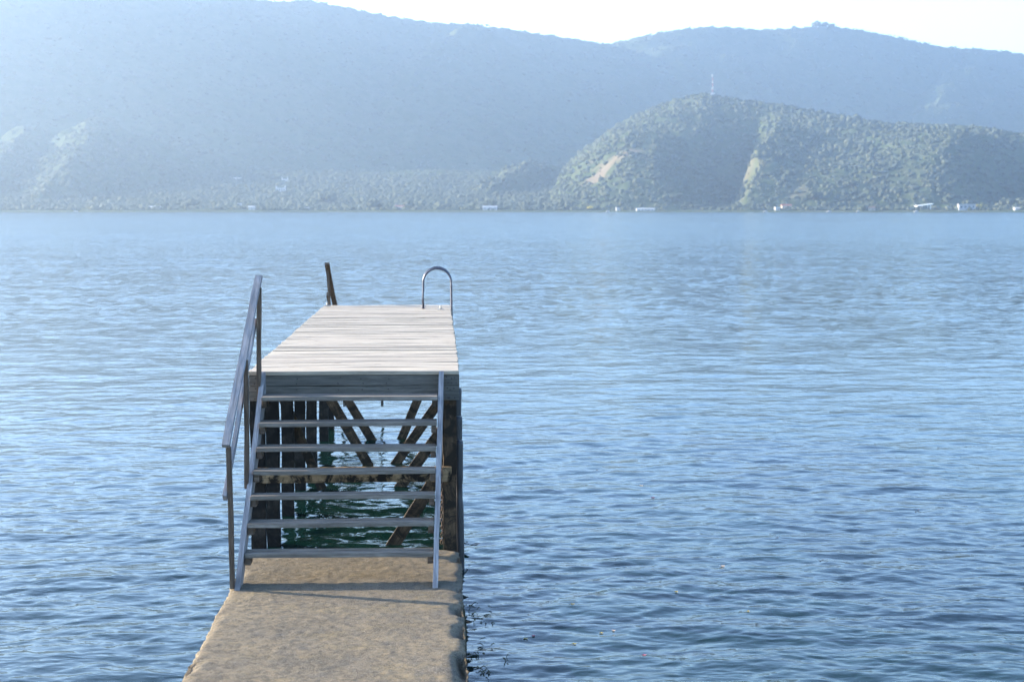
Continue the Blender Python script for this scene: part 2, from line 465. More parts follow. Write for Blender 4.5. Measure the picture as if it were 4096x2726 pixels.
def build_hills():
    us = np.linspace(-1900, 5700, 1500)
    rr = np.concatenate([np.linspace(2060, 2200, 22), np.linspace(2208, 3100, 170), np.linspace(3110, 6400, 190), [6800, 7400, 8000]])
    U, Rr = np.meshgrid(us, rr)
    X, Y, H = hfun(U, Rr)
    # canopy texture
    H = H + np.where(H > 3, 1, 0) * (2.2 * fbm(X / 13, Y / 13, 2, 30))
    H = np.maximum(H, -2.0)
    nr, nc = X.shape; idx = np.arange(nr * nc).reshape(nr, nc)
    f = np.stack([idx[:-1, :-1], idx[:-1, 1:], idx[1:, 1:], idx[1:, :-1]], -1).reshape(-1, 4)
    me = mesh_np('hills', np.stack([X, Y, H], -1).reshape(-1, 3), f, M_hill, True)
    # parched ground patches; the two rightmost are sunlit slope painted as tan
    th = U
    elv = (H - CZ) / Rr * F_PX; yy = 838 - elv
    dry_and_lit = np.zeros_like(U)
    for (cu, cy, su, sy, tilt, rlo, rhi) in ((85, 545, 60, 55, -.7, 2200, 3000), (2400, 690, 60, 40, -.5, 2200, 2900), (2530, 610, 110, 20, -.25, 2200, 2900), (3010, 680, 80, 90, -1.0, 2200, 2900), (3190, 740, 70, 70, -.8, 2200, 2900)):
        a = U - cu; b = (yy - cy) - tilt * a
        d = np.hypot(a / su, b / sy) + .75 * fbm(X / 26, Y / 26, 4, 40)
        dry_and_lit = np.maximum(dry_and_lit, np.clip((1.0 - d) * 1.8, 0, 1) * (Rr > rlo) * (Rr < rhi) * (.45 if cu > 2900 else 1))
    at = me.attributes.new('dry_and_lit', 'FLOAT', 'POINT'); at.data.foreach_set('value', dry_and_lit.ravel().astype(np.float32) * .8)
    o = bpy.data.objects.new('hills', me); COL.objects.link(o); tag(o, kind='structure')
build_hills()

# crowns of the far woods
def ico(sub):
    bm = bmesh.new(); bmesh.ops.create_icosphere(bm, subdivisions=sub, radius=1)
    v = np.array([x.co[:] for x in bm.verts]); f = np.array([[q.index for q in p.verts] for p in bm.faces]); bm.free(); return v, f
def ground(u, r):
    X, Y, h = hfun(np.atleast_1d(np.float64(u)), np.atleast_1d(np.float64(r))); return float(X[0]), float(Y[0]), float(h[0])
def build_forest():
    V = []; Fc = []; base = 0
    def scatter(n, rlo, rhi, sub, smin, smax, seed, ulo=-1500, uhi=5400, pw=1.0, flat=1.0):
        nonlocal base
        r3 = np.random.default_rng(seed)
        u = r3.uniform(ulo, uhi, n); r = rlo + (rhi - rlo) * r3.random(n) ** pw
        X, Y, H = hfun(u, r)
        yy = 838 - (H - CZ) / r * F_PX
        keep = H > 2.2
        thinned = np.zeros(n, bool)
        for (cu, cy, su, sy, tilt) in ((85, 545, 60, 55, -.7), (2400, 690, 60, 40, -.5), (2530, 610, 110, 20, -.25), (3010, 680, 80, 90, -1.0), (3190, 740, 70, 70, -.8)):  # same patches thin the trees, the two painted sunlit ones only slightly
            a = u - cu; b = (yy - cy) - tilt * a
            thinned |= (np.hypot(a / su, b / sy) < .95) & (r < 3000) & (r3.random(n) < (.2 if cu > 2900 else .8))
        keep &= ~thinned
        X, Y, H = X[keep], Y[keep], H[keep]; m = len(X)
        v0, f0 = ico(sub)
        s = (smin * .8 + (smax - smin) * 1.25 * r3.random(m) ** 2.0) * (1 + .6 * (r3.random(m) > .94))
        sx = s * r3.uniform(.9, 1.3, m); sy = s * r3.uniform(.9, 1.3, m); sz = s * r3.uniform(.65, 1.05, m) * flat
        ang = r3.uniform(0, 6.28, m)
        jit = 1 + r3.normal(0, .10, (m, len(v0), 1))
        P = v0[None] * jit
        P = P * np.stack([sx, sy, sz], -1)[:, None, :]
        c, sn = np.cos(ang)[:, None], np.sin(ang)[:, None]
        px = P[..., 0] * c - P[..., 1] * sn; py = P[..., 0] * sn + P[..., 1] * c
        P = np.stack([px + X[:, None], py + Y[:, None], P[..., 2] + (H + sz * .55)[:, None]], -1)
        V.append(P.reshape(-1, 3)); Fc.append((f0[None] + (np.arange(m) * len(v0))[:, None, None] + base).reshape(-1, 3)); base += m * len(v0)
    scatter(62000, 2165, 3050, 2, 1.4, 3.3, 1, pw=1.0)
    scatter(80000, 3050, 5600, 1, 2.2, 4.2, 2, flat=.6)
    me = mesh_np('far_woodland', np.concatenate(V), np.concatenate(Fc), M_leaf, False)
    o = bpy.data.objects.new('far_woodland', me); COL.objects.link(o)
    tag(o, 'hazy green woodland covering the hills beyond the lake', 'woodland', kind='stuff')
build_forest()

# trees one can tell apart
def crown_mesh(seed, mat, rad, n=26):
    r3 = np.random.default_rng(seed); v0, f0 = ico(2); V = []; Fc = []; b = 0
    for k in range(n):
        d = r3.normal(0, 1, 3); d /= np.linalg.norm(d); d[2] = abs(d[2]) * .8
        c = d * rad * r3.uniform(.35, .85) * np.array([1.15, 1.15, .7]); s = rad * r3.uniform(.2, .38)
        P = v0 * (1 + r3.normal(0, .16, (len(v0), 1))) * s + c
        V.append(P); Fc.append(f0 + b); b += len(v0)
    return mesh_np('crown', np.concatenate(V), np.concatenate(Fc), mat, False)
def trunk_mesh(h, rad):
    bm = bmesh.new()
    tube(bm, [(0, 0, -1), (0, 0, h * .5), (.1 * rad, 0, h)], [rad * .09, rad * .07, rad * .05], 7)
    for a in (0.4, 2.3, 4.4):
        tube(bm, [(0, 0, h * .7), (math.cos(a) * rad * .4, math.sin(a) * rad * .4, h * 1.25)], [rad * .045, rad * .02], 5)
    me = bpy.data.meshes.new('trunk'); bm.to_mesh(me); bm.free(); me.materials.append(M_trunk); return me
def far_tree(u, r, rad, label, group=None, mat=None, seed=0, name='tree', lift=0):
    x, y, z = ground(u, r)
    t = empty(name, (x, y, max(z + lift, .5)), label, 'tree', group)
    h = rad * .6
    c = bpy.data.objects.new('crown', crown_mesh(seed, mat or M_leaf, rad)); link(c, t); c.location = (0, 0, h)
    tr = bpy.data.objects.new('trunk', trunk_mesh(h, rad)); link(tr, t)
    return t
def crest_r(u): return 4600 + 330 * min(max(u / 1000 - 2.4, -.8), 3.2)
for i, (px, rad, lab) in enumerate(((3252, 15, 'tallest round tree standing on the skyline of the right ridge'), (3282, 13, 'round tree just right of the tallest one on the right skyline'), (3312, 11, 'rightmost and lowest tree of the clump on the right skyline'))):
    far_tree(px, crest_r(px) - 4, rad, lab, 'clump of trees on the right ridge', seed=50 + i, name='ridge_tree', lift=-5)
far_tree(1320, 2420, 14, 'big round pale green tree right of the two white houses', seed=60)
far_tree(3908, 2190, 5.5, 'small yellow leaved tree by the water at the far right', mat=M_leafy, seed=61)
far_tree(2360, 2200, 4.6, 'small yellow green bush like tree right of the middle shore', mat=M_leafy, seed=62)
for i, px in enumerate((650, 770, 1010, 1500, 1640, 1790, 1960, 2110, 2270, 2700, 2950, 3250, 3400, 4020, 4075)):
    far_tree(px, 2195 + (i * 37) % 90, 6.5 + (i * 13) % 5, 'hazy green tree in the row along the far shore', 'trees along the far shore', seed=70 + i, name='shore_tree')

# radio mast on the front hill
def mast():
    u, r = 2843, 2862; x, y, z = ground(u, r)
    t = empty('radio_mast', (x, y, z), 'slim red and white lattice mast on top of the nearer hill', 'mast')
    H = 36.0; nseg = 7
    for k in range(nseg):
        z0 = H * k / nseg; z1 = H * (k + 1) / nseg; bm = bmesh.new(); wd = 1.15 - .05 * k
        cs = [(wd * math.cos(a), wd * math.sin(a)) for a in (0.3, 2.4, 4.5)]
        for i in range(3):
            a = cs[i]; b = cs[(i + 1) % 3]
            tube(bm, [(a[0], a[1], z0), (a[0], a[1], z1)], .15, 5)
            tube(bm, [(a[0], a[1], z0), (b[0], b[1], (z0 + z1) / 2)], .12, 4); tube(bm, [(b[0], b[1], (z0 + z1) / 2), (a[0], a[1], z1 - .05)], .12, 4)
        bm_obj('mast_section', bm, M_white if k % 2 == 0 else M_mastred, t)
    bm = bmesh.new(); add_box(bm, -1.2, 0, H - 1.0, 2.2, 1.6, 2.6); bm_obj('antenna', bm, M_white, t)
    bm = bmesh.new(); add_box(bm, 0, 0, 2.0, 5.5, 4, 4.5, bev=.2); bm_obj('equipment_hut', bm, M_white, t)
mast()

# houses and boats on the far shore
def gable(bm, w, d, z, h, o=.5):
    vs = [(-w / 2 - o, -d / 2 - o, z), (w / 2 + o, -d / 2 - o, z), (w / 2 + o, d / 2 + o, z), (-w / 2 - o, d / 2 + o, z), (-w / 2 - o, 0, z + h), (w / 2 + o, 0, z + h)]
    v = [bm.verts.new(p) for p in vs]
    for f in ((0, 1, 5, 4), (2, 3, 4, 5), (0, 4, 3), (1, 2, 5), (3, 2, 1, 0)): bm.faces.new([v[i] for i in f])
def house(u, r, w, h, label, wall=M_white, roof=M_redroof, style='gable', nwin=3, lift=0.0, d=7, rot=0):
    x, y, z = ground(u, r); z = max(z, .8) + lift
    t = empty('house', (x, y, z), label, 'house', 'houses along the far shore')
    t.rotation_euler = (0, 0, rot)
    bm = bmesh.new(); add_box(bm, 0, 0, h / 2 - 3, w, d, h + 6); bm_obj('wall', bm, wall, t)
    bm = bmesh.new()
    if style == 'gable': gable(bm, w, d, h + .01, h * .42)
    elif style == 'flat': add_box(bm, 0, 0, h + .2, w + 1.2, d + 1.2, .38, bev=.05)
    elif style == 'towers':
        add_box(bm, 0, 0, h + .15, w * .72, d * .8, .28)
        for s in (-1, 1): add_box(bm, s * w * .44, 0, h + 1.6, w * .14, d * .5, 3.2, bev=.1)
    bm_obj('roof', bm, roof, t)
    for k in range(nwin):
        bm = bmesh.new(); px = -w * .36 + w * .72 * k / max(1, nwin - 1)
        add_box(bm, px, -d / 2 - .01, h * .55, w * .1, .12, h * .32); bm_obj('window', bm, M_glass, t)
    bm = bmesh.new(); add_box(bm, w * .12, -d / 2 - .01, h * .25, 1.0, .14, h * .5); bm_obj('door', bm, M_post, t)
    return t
house(1144, 2940, 11.5, 4.5, 'upper white house with two end towers on the wooded slope at left', roof=M_white, style='towers')
house(1127, 2720, 16, 6.5, 'lower white house with two small end towers above the shore trees', roof=M_white, style='towers', nwin=4)
house(1218, 2260, 15, 3.2, 'long low white house with a flat roof below the two towered houses', roof=M_white, style='flat')
house(1010, 2175, 8, 3.4, 'small white house at the waterline left of the towered houses', roof=M_greyroof)
house(962, 2330, 5, 6, 'narrow bright white house among trees at left', roof=M_white, style='flat', nwin=2)
house(955, 2960, 13, 4, 'faint bluish white house high on the slope at left', roof=M_greyroof, style='flat')
house(625, 2178, 14, 3.6, 'low white house on the waterline at far left', roof=M_greyroof)
house(1600, 2190, 12, 4.2, 'cream house with red roof among trees behind the wooden pier', wall=M_cream)
house(1960, 2172, 19, 3.6, 'wide pale house on the shore right of the pier', roof=M_greyroof)
house(2470, 2168, 5, 4.2, 'tiny bright white boathouse at the waterline right of centre', roof=M_white, style='flat', nwin=2)
house(2580, 2168, 24, 2.8, 'long low pale building on the shore beneath the nearer hill', roof=M_greyroof, nwin=5)
house(3142, 2190, 13, 5.2, 'house with bright red roof at the foot of the nearer hill', wall=M_cream)
house(3105, 2168, 6, 4.2, 'small white house just left of the bright red roof', roof=M_white, style='flat', nwin=2)
house(3480, 2168, 9, 3.2, 'small house with red roof left of the white wing roofed villa', wall=M_cream)
house(3860, 2178, 22, 7.5, 'grey block with pale window bay on the right shore', wall=M_greyroof, roof=M_greyroof, style='flat', nwin=4)
house(4060, 2168, 7, 2.4, 'tiny white roofed hut at the far right edge of the shore', roof=M_white)
M_bright = flat('bright_white_paint', (.85, .85, .83))
def villa():
    x, y, z = ground(3690, 2185); z = 2.0
    t = empty('villa', (x, y, z), 'white villa with a tilted wing shaped roof on the right shore', 'villa')
    bm = bmesh.new(); add_box(bm, 0, 0, 7.2, 22, 12, 1.0, Matrix.Rotation(R(-7), 3, 'Y'), bev=.15); bm_obj('roof', bm, M_bright, t)
    for px in (-3.2, 0.6, 3.5, 7.5):
        bm = bmesh.new(); add_box(bm, px, -4.2, 3.0, .8, .8, 7.6 if px > 0 else 7.0, bev=.05); bm_obj('column', bm, M_bright, t)
    bm = bmesh.new(); add_box(bm, 2, 2, 2.9, 12, 5, 6); bm_obj('wall', bm, M_cream, t)
    bm = bmesh.new(); add_box(bm, 2, -.53, 3.2, 9, .1, 2.4); bm_obj('window', bm, M_glass, t)
    bm = bmesh.new(); add_box(bm, -8.5, -8, -.4, 19, 1.2, 1.6, bev=.2); bm_obj('terrace_wall', bm, M_bright, t)
villa()
def boat(u, r, L, label, hull=M_white):
    th = yaw + math.atan((u - 2048) / F_PX); x, y = r * math.sin(th), r * math.cos(th)
    t = empty('motor_boat', (x, y, 0), label, 'boat', 'small boats moored off the far shore')
    bm = bmesh.new(); n = 9; rings = []
    for i in range(n):
        s = i / (n - 1); wd = .42 * L * .5 * (1 - max(0, (s - .45) / .55) ** 2.2) + .02; zt = .9 + .5 * s * s; px = (s - .5) * L
        rings.append([bm.verts.new(p) for p in ((px, -wd, zt), (px, -wd * .75, .25), (px, 0, -.35), (px, wd * .75, .25), (px, wd, zt))])
    for a, b in zip(rings, rings[1:]):
        for k in range(4): bm.faces.new((a[k], a[k + 1], b[k + 1], b[k]))
        bm.faces.new((a[4], a[0], b[0], b[4]))
    bm.faces.new(rings[0])
    bm_obj('hull', bm, hull, t)
    bm = bmesh.new(); add_box(bm, -.05 * L, 0, 1.5, L * .32, L * .22, 1.2, bev=.15); c = bm_obj('cabin', bm, M_white, t)
    bm = bmesh.new(); add_box(bm, .112 * L, 0, 1.65, .08, L * .18, .55); bm_obj('windscreen', bm, M_glass, c)
for px, L, lab in ((308, 6, 'small white boat lying off the shore at far left'), (2430, 5, 'white boat just left of the tiny white boathouse'), (3058, 5, 'white boat off the foot of the nearer hill, left of the red roof'), (3312, 6, 'white boat alone on the shore right of the red roofed house'), (3428, 4.5, 'smallest white boat left of the wing roofed villa'), (3660, 6, 'bright white boat moored right under the wing roofed villa')):
    boat(px, 2128, L, lab)

# ------------------------------------------------------------------ concrete jetty
def concrete():
    ys = np.arange(1.5, 14.34, .022); nt_ = 86
    prof_ = []
    L_, R_ = -1.64, .195
    V = []
    r4 = np.random.default_rng(9)
    sides = [-1.1, -.5, -.2, -.08, .02, .08, .13, .17, .205, .23]
    for y in ys:
        row = []
        for z in sides: row.append((L_ - .015, y, z))
        for x in np.linspace(L_, R_, nt_): row.append((x, y, .25))
        for z in sides[::-1]: row.append((R_ + .015, y, z))
        V.append(row)
    V = np.array(V)
    X, Y, Z = V[..., 0].copy(), V[..., 1].copy(), V[..., 2].copy()
    ns = len(sides)
    top = slice(ns, ns + nt_)
    ed = np.zeros(X.shape[1]); t = np.linspace(0, 1, nt_); 
    e = np.minimum(t, 1 - t) * (R_ - L_)
    rough = fbm(X * 2.1, Y * 2.1, 4, 51)
    Z[:, top] += .003 * fbm(X[:, top] * 3, Y[:, top] * 3, 4, 52) + .0035 * fbm(X[:, top] * 22, Y[:, top] * 22, 2, 56)
    # worn, rounded, chipped edges
    Z[:, top] -= (.012 * np.exp(-e / .018))[None, :] * (1 + .8 * rough[:, top])
    chipR = np.clip(fbm(Y * 2.6, Y * 0 + 1.5, 4, 60) * 1.2 - .05, 0, 1); chipL = np.clip(fbm(Y * 2.9, Y * 0 + 7.5, 4, 61) - .15, 0, 1)
    Z[:, top] -= (np.exp(-((R_ - X[:, top]) / .055) ** 2) * chipR[:, top] * .10 + np.exp(-((X[:, top] - L_) / .045) ** 2) * chipL[:, top] * .035)
    shiftR = .022 * fbm(Y * 1.1, Z * 3, 3, 62) + .008 * fbm(Y * 12, Z * 9, 4, 63, .7); shiftL = .014 * fbm(Y * 1.1, Z * 3, 3, 65) + .008 * fbm(Y * 12, Z * 9, 4, 66, .7)
    wR = np.clip((X - (R_ - .12)) / .12, 0, 1); wL = np.clip(((L_ + .12) - X) / .12, 0, 1)
    X = X + shiftR * wR + shiftL * wL + np.where(np.arange(X.shape[1])[None, :] >= ns + nt_, .05 * np.clip(.25 - V[..., 2], 0, .5), 0) - np.where(np.arange(X.shape[1])[None, :] < ns, .03 * np.clip(.25 - V[..., 2], 0, .5), 0)
    # whole slab wanders a little
    nr, nc = X.shape; idx = np.arange(nr * nc).reshape(nr, nc)
    f = np.stack([idx[:-1, :-1], idx[:-1, 1:], idx[1:, 1:], idx[1:, :-1]], -1).reshape(-1, 4)
    V2 = np.stack([X, Y, Z], -1).reshape(-1, 3)
    # end cap
    c0 = len(V2); V2 = np.concatenate([V2, [[-.72, ys[-1] + .002, -.6], [-.72, ys[0], -.6]]])
    me = mesh_np('concrete_jetty', V2, f, M_conc, True)
    bm = bmesh.new(); bm.from_mesh(me); bm.verts.ensure_lookup_table()
    for c, row in ((c0, idx[-1]), (c0 + 1, idx[0][::-1])):
        for a, b in zip(row[:-1], row[1:]):
            bm.faces.new((bm.verts[int(a)], bm.verts[int(b)], bm.verts[c]))
        bm.faces.new((bm.verts[int(row[-1])], bm.verts[int(row[0])], bm.verts[c]))
    bm.to_mesh(me); bm.free()
    o = bpy.data.objects.new('concrete_jetty', me); COL.objects.link(o)
    tag(o, 'rough sandy grey concrete jetty with crumbling edges leading to the stairs', 'jetty')
concrete()

# ------------------------------------------------------------------ wooden pier deck
XL, XR, Y0, Y1, ZD = -1.655, .215, 14.40, 24.45, 1.85
pier = empty('wooden_pier', (-.72, 14.45, 0), 'raised wooden pier platform on dark piles with bleached plank deck', 'pier')
def decking():
    bm = bmesh.new(); y = Y0; k = 0
    while y < Y1 - .05:
        wd = random.uniform(.125, .16); gap = random.choice((.002, .003, .004, .005, .009))
        l = XL + random.uniform(-.012, .006); r = XR + random.uniform(-.008, .010) + (y - Y0) * .001
        th = .034; dz = random.uniform(-.0045, .003)
        cx = (l + r) / 2; L = r - l; yc = y + wd / 2
        rot = Matrix.Rotation(random.uniform(-.02, .02), 3, 'X') @ Matrix.Rotation(random.uniform(-.0013, .0013), 3, 'Z')
        res = bmesh.ops.create_grid(bm, x_segments=14, y_segments=3, size=.5)
        # closed plank: grid top plus box skirts
        vs = res['verts']
        cup = random.uniform(-.003, .003); ph = random.random() * 6
        for v in vs:
            v.co.z = cup * (1 - (v.co.y * 2) ** 2) + .0018 * math.sin(v.co.x * 9 + ph)
            v.co.x *= L; v.co.y *= wd
        ext = bmesh.ops.extrude_face_region(bm, geom=list({f for v in vs for f in v.link_faces}))
        ev = [g for g in ext['geom'] if isinstance(g, bmesh.types.BMVert)]
        for v in ev: v.co.z = -th
        allv = vs + ev
        bmesh.ops.rotate(bm, cent=(0, 0, -th / 2), matrix=rot, verts=allv)
        bmesh.ops.translate(bm, vec=(cx + .72, yc - 14.45, ZD + dz), verts=allv)
        y += wd + gap; k += 1
    bmesh.ops.recalc_face_normals(bm, faces=bm.faces)
    es = [e for e in bm.edges if len(e.link_faces) == 2 and e.calc_face_angle(0) > .9]
    bmesh.ops.bevel(bm, geom=es, offset=.003, segments=1, affect='EDGES')
    return bm_obj('decking', bm, M_deck, pier)
decking()
beam('fascia_board', (XL + .005, Y0 + .022, 1.770), (XR - .005, Y0 + .022, 1.770), .034, .086 + .008, M_fascia, pier, side=(0, 1, 0), wob=.0015, segs=14)
beam('fascia_board', (XL + .002, Y0 + .024, 1.6535), (XR - .002, Y0 + .024, 1.6535), .034, .131, M_fascia, pier, side=(0, 1, 0), wob=.0015, segs=14)
for x in (XL + .02, -.72, XR - .02):
    beam('joist', (x, Y0 + .05, 1.715), (x, Y1 - .03, 1.715), .036, .19, M_brace, pier, side=(1, 0, 0))
beam('end_board', (XL + .01, Y1 - .012, 1.72), (XR + .01, Y1 - .012, 1.72), .034, .18, M_fascia, pier, side=(0, 1, 0))
YS = [14.56, 15.85, 17.45, 19.05, 20.85, 23.1, 24.3]
for i, y in enumerate(YS):
    wl = .128 + random.uniform(-.008, .008)
    beam('pile', (-1.585 + random.uniform(-.012, .008), y, -1.6), (-1.592, y, 1.61), wl, .12, M_pile, pier, side=(1, 0, 0), bev=.008, wob=.004, segs=14)
    beam('pile', (.127 + (0 if i == 0 else -.01), y, -1.6), (.127, y, 1.61), .118, .12, M_pile if i else M_brace, pier, side=(1, 0, 0), bev=.008, wob=.004, segs=14)
    if i > 0:
        beam('crossbeam', (-1.52, y + .09, 1.55), (.06, y + .09, 1.55), .05, .12, M_pile, pier, side=(0, 1, 0))
def nails(board, pts, base, rad=.006):
    bm = bmesh.new()
    for (x, z) in pts:
        bmesh.ops.create_cone(bm, cap_ends=True, segments=8, radius1=rad, radius2=rad * .8, depth=.003, matrix=Matrix.Translation((x, -.0, z)) @ Matrix.Rotation(math.pi / 2, 4, 'X'))
    o = bm_obj('nail_heads', bm, M_rustdark, None)
    o.parent = board; o.matrix_parent_inverse = (Matrix.Translation(Vector(board.location)) @ board.rotation_euler.to_matrix().to_4x4()).inverted()
    o.location = (.72, base - 14.45, 0)
    return o
M_rustdark = plain('dark_nail', (.03, .02, .018), .7, 0, .3, 50)
fb = [o for o in bpy.data.objects if o.name.startswith('fascia_board')]
nx = [-1.60, -1.58, -1.22, -.85, -.66, -.42, .10, .135, .17]
nails(fb[0], [(x + random.uniform(-.01, .01), 1.80 - random.uniform(0, .02)) for x in nx] + [(x + random.uniform(-.02, .02), 1.742) for x in nx], Y0 + .003)
nails(fb[1], [(x + random.uniform(-.01, .01), 1.70 - random.uniform(0, .02)) for x in nx] + [(x + random.uniform(-.02, .02), 1.61) for x in nx], Y0 + .005)
# diagonal braces
def brace(y, x0, z0, x1, z1, w=.125):
    beam('brace', (x0, y, z0), (x1, y, z1), .045, w, M_brace, pier, side=(0, 1, 0), bev=.005, wob=.003, segs=10)
def ext(y, xa, za, xb, zb, ztop, zbot):
    s = (xb - xa) / (zb - za); return (y, xa + s * (ztop - za), ztop, xa + s * (zbot - za), zbot)
brace(*ext(15.78, -.137, .446, -.441, -.031, .80, -.9))
brace(*ext(19.12, -.10, .445, -.43, -.005, .70, -.9))
brace(*ext(20.92, .03, .785, -.31, .296, .87, -.9))
brace(*ext(23.17, -.287, .49, -.474, .045, 1.38, -.9))
brace(*ext(20.78, -1.315, .81, -.858, -.009, 1.5, -.9))
brace(*ext(23.03, -1.20, .51, -.908, .012, 1.5, -.9))
brace(*ext(17.55, -1.25, .3, -1.5, .9, 1.5, .25), w=.10)
beam('lower_beam', (-1.655, 14.455, .917), (.142, 14.455, .917), .045, .135, M_beam, pier, side=(0, 1, 0), wob=.002, segs=12)
# dark round fender logs lashed to the outer side of the front pile
def fender(x, y, ztop, rad, lab, pinch=None):
    bm = bmesh.new(); pts = []; rr = []
    z = -.9
    while z < ztop:
        pts.append((x + .005 * math.sin(z * 3 + x * 40), y, z)); q = rad * (1 + .05 * math.sin(z * 4.0))
        if pinch: q *= 1 - .28 * math.exp(-((z - pinch) / .09) ** 2)
        rr.append(q); z += .05
    pts.append((x, y, ztop)); rr.append(rad * .9)
    pts = [(p[0] + .72, p[1] - 14.45, p[2]) for p in pts]
    tube(bm, pts, rr, 16)
    o = bm_obj('fender_post', bm, M_rubber, pier, smooth=True); o['label'] = lab
fender(.212, 14.66, 1.19, .043, 'black rounded fender post, nearest, with a pinched waist', .72)
fender(.205, 14.85, 1.385, .045, 'black rounded fender post behind the nearest')
fender(.195, 15.1, 1.62, .050, 'black rounded fender post, tallest and farthest')

# ------------------------------------------------------------------ stairs
stairs = empty('staircase', (-.78, 12.9, .25), 'open weathered grey wooden stairs from the concrete up to the pier', 'stairs')
FY0, FZ0, FY1, FZ1 = 12.87, .25, 14.372, 1.855     # front (upper) edge line of the stringers
sd_ = Vector((0, FY1 - FY0, FZ1 - FZ0)).normalized(); pn = Vector((0, sd_.z, -sd_.y))   # into the back/under side
def stringer(xc, xt, w, mat):
    Dp = .185; bm = bmesh.new(); base = wloc(stairs)
    # side profile in Y,Z: cut level on the concrete and plumb at the deck
    A = (FY0, FZ0 - .0); B = (FY1, FZ1)
    off = Dp / sd_.z       # horizontal run of the board's depth
    prof2 = [A, B, (FY1 + .022, FZ1), (FY1 + .022, FZ1 - Dp / sd_.y + .02), (FY0 + off, FZ0)]
    n = 16
    def ringpt(p, x): return Vector((x, p[0], p[1])) - base
    lo, hi = [], []
    L = []
    for i in range(n + 1):
        s = i / n
        L.append(((A[0] + (B[0] - A[0]) * s, A[1] + (B[1] - A[1]) * s), None, s))
    back0 = prof2[4]; back1 = prof2[3]
    secs = []
    for (p, _, s) in L:
        q = (back0[0] + (back1[0] - back0[0]) * s, back0[1] + (back1[1] - back0[1]) * s)
        x = xc + (xt - xc) * s + .0015 * math.sin(s * 20)
        secs.append([bm.verts.new(ringpt(p, x - w / 2)), bm.verts.new(ringpt(p, x + w / 2)), bm.verts.new(ringpt(q, x + w / 2)), bm.verts.new(ringpt(q, x - w / 2))])
    for a, b in zip(secs, secs[1:]):
        for k in range(4): bm.faces.new((a[k], a[(k + 1) % 4], b[(k + 1) % 4], b[k]))
    bm.faces.new(secs[0][::-1]); bm.faces.new(secs[-1])
    es = [e for e in bm.edges if e.calc_face_angle(0) > .5]
    bmesh.ops.bevel(bm, geom=es, offset=.004, segments=2, affect='EDGES')
    # rotate so that local x runs along the board (for the grain), then undo in the object
    rm = Matrix((sd_, Vector((1, 0, 0)), sd_.cross(Vector((1, 0, 0))))).transposed()
    bmesh.ops.transform(bm, matrix=rm.inverted().to_4x4(), verts=bm.verts)
    o = bm_obj('stringer', bm, mat, stairs); o.rotation_euler = rm.to_euler()
    return o
stringer(-1.592, -1.520, .042, M_rail)
stringer(-.008, .052, .042, M_rail)
TZ = [.492, .709, .912, 1.092, 1.264, 1.454, 1.660]
for i, z in enumerate(TZ):
    y = 12.95 + .165 * (i + 1)
    s = (y - FY0) / (FY1 - FY0)
    xl = -1.592 + .072 * s + .023; xr = -.008 + .06 * s - .023
    dp = (.20, .21, .17, .17, .20, .22, .25)[i]
    bm = bmesh.new(); th = .036
    nb = 1 if i == 6 else 2
    bw = (dp - .014 * (nb - 1)) / nb
    for k in range(nb):
        yy = y + k * (bw + .014) + bw / 2
        bmesh.ops.create_cube(bm, size=1, matrix=Matrix.Translation((0, yy - y - dp / 2, -th / 2 + random.uniform(-.002, .001))) @ Matrix.Rotation(random.uniform(-.02, .02), 4, 'X') @ Matrix.Diagonal((xr - xl, bw, th, 1)))
    es = [e for e in bm.edges if (e.verts[0].co - e.verts[1].co).length > 1]
    bmesh.ops.subdivide_edges(bm, edges=es, cuts=14)
    es = [e for e in bm.edges if e.calc_face_angle(0) > .5]
    bmesh.ops.bevel(bm, geom=es, offset=.005, segments=2, affect='EDGES')
    ph = random.random() * 6
    for v in bm.verts: v.co.z += .002 * math.sin(v.co.x * 3.1 + ph); v.co.y += .0018 * math.sin(v.co.x * 7 + ph * 2)
    o = bm_obj('tread', bm, M_stair, stairs); o.location = Vector(((xl + xr) / 2, y + dp / 2, z)) - wloc(stairs)
    for xx in (xl + .026, xr - .026):
        bm = bmesh.new(); add_box(bm, 0, 0, 0, .046, .155, .06, bev=.004)
        c = bm_obj('cleat', bm, M_post if i < 6 else M_brace, o); c.location = Vector((xx - (xl + xr) / 2, -dp / 2 + .012 + .078, -.036 - .031))
# handrail (left side)
hr = empty('handrail', (-.84, .0, .0), None, None); del_keys = [k for k in ('label', 'category') if k in hr]
hr.parent = stairs; hr.location = (-.84, 0, 0)
beam('post', (-1.627, 12.905, .26), (-1.645, 12.905, 1.405), .036, .075, M_post, hr, wob=.002, segs=10)
beam('post', (-1.585, 13.60, .95), (-1.578, 13.60, 2.03), .036, .075, M_post, hr, wob=.002, segs=10)
beam('post', (-1.552, 14.30, 1.50), (-1.538, 14.30, 2.60), .036, .08, M_post, hr, wob=.002, segs=10)
beam('top_rail', (-1.660, 12.83, 1.415), (-1.549, 14.40, 2.695), .064, .034, M_rail, hr, side=(1, 0, 0), wob=.0018, segs=16)
beam('mid_rail', (-1.673, 12.86, .995), (-1.585, 14.36, 2.31), .034, .062, M_rail, hr, side=(1, 0, 0), wob=.0018, segs=16)

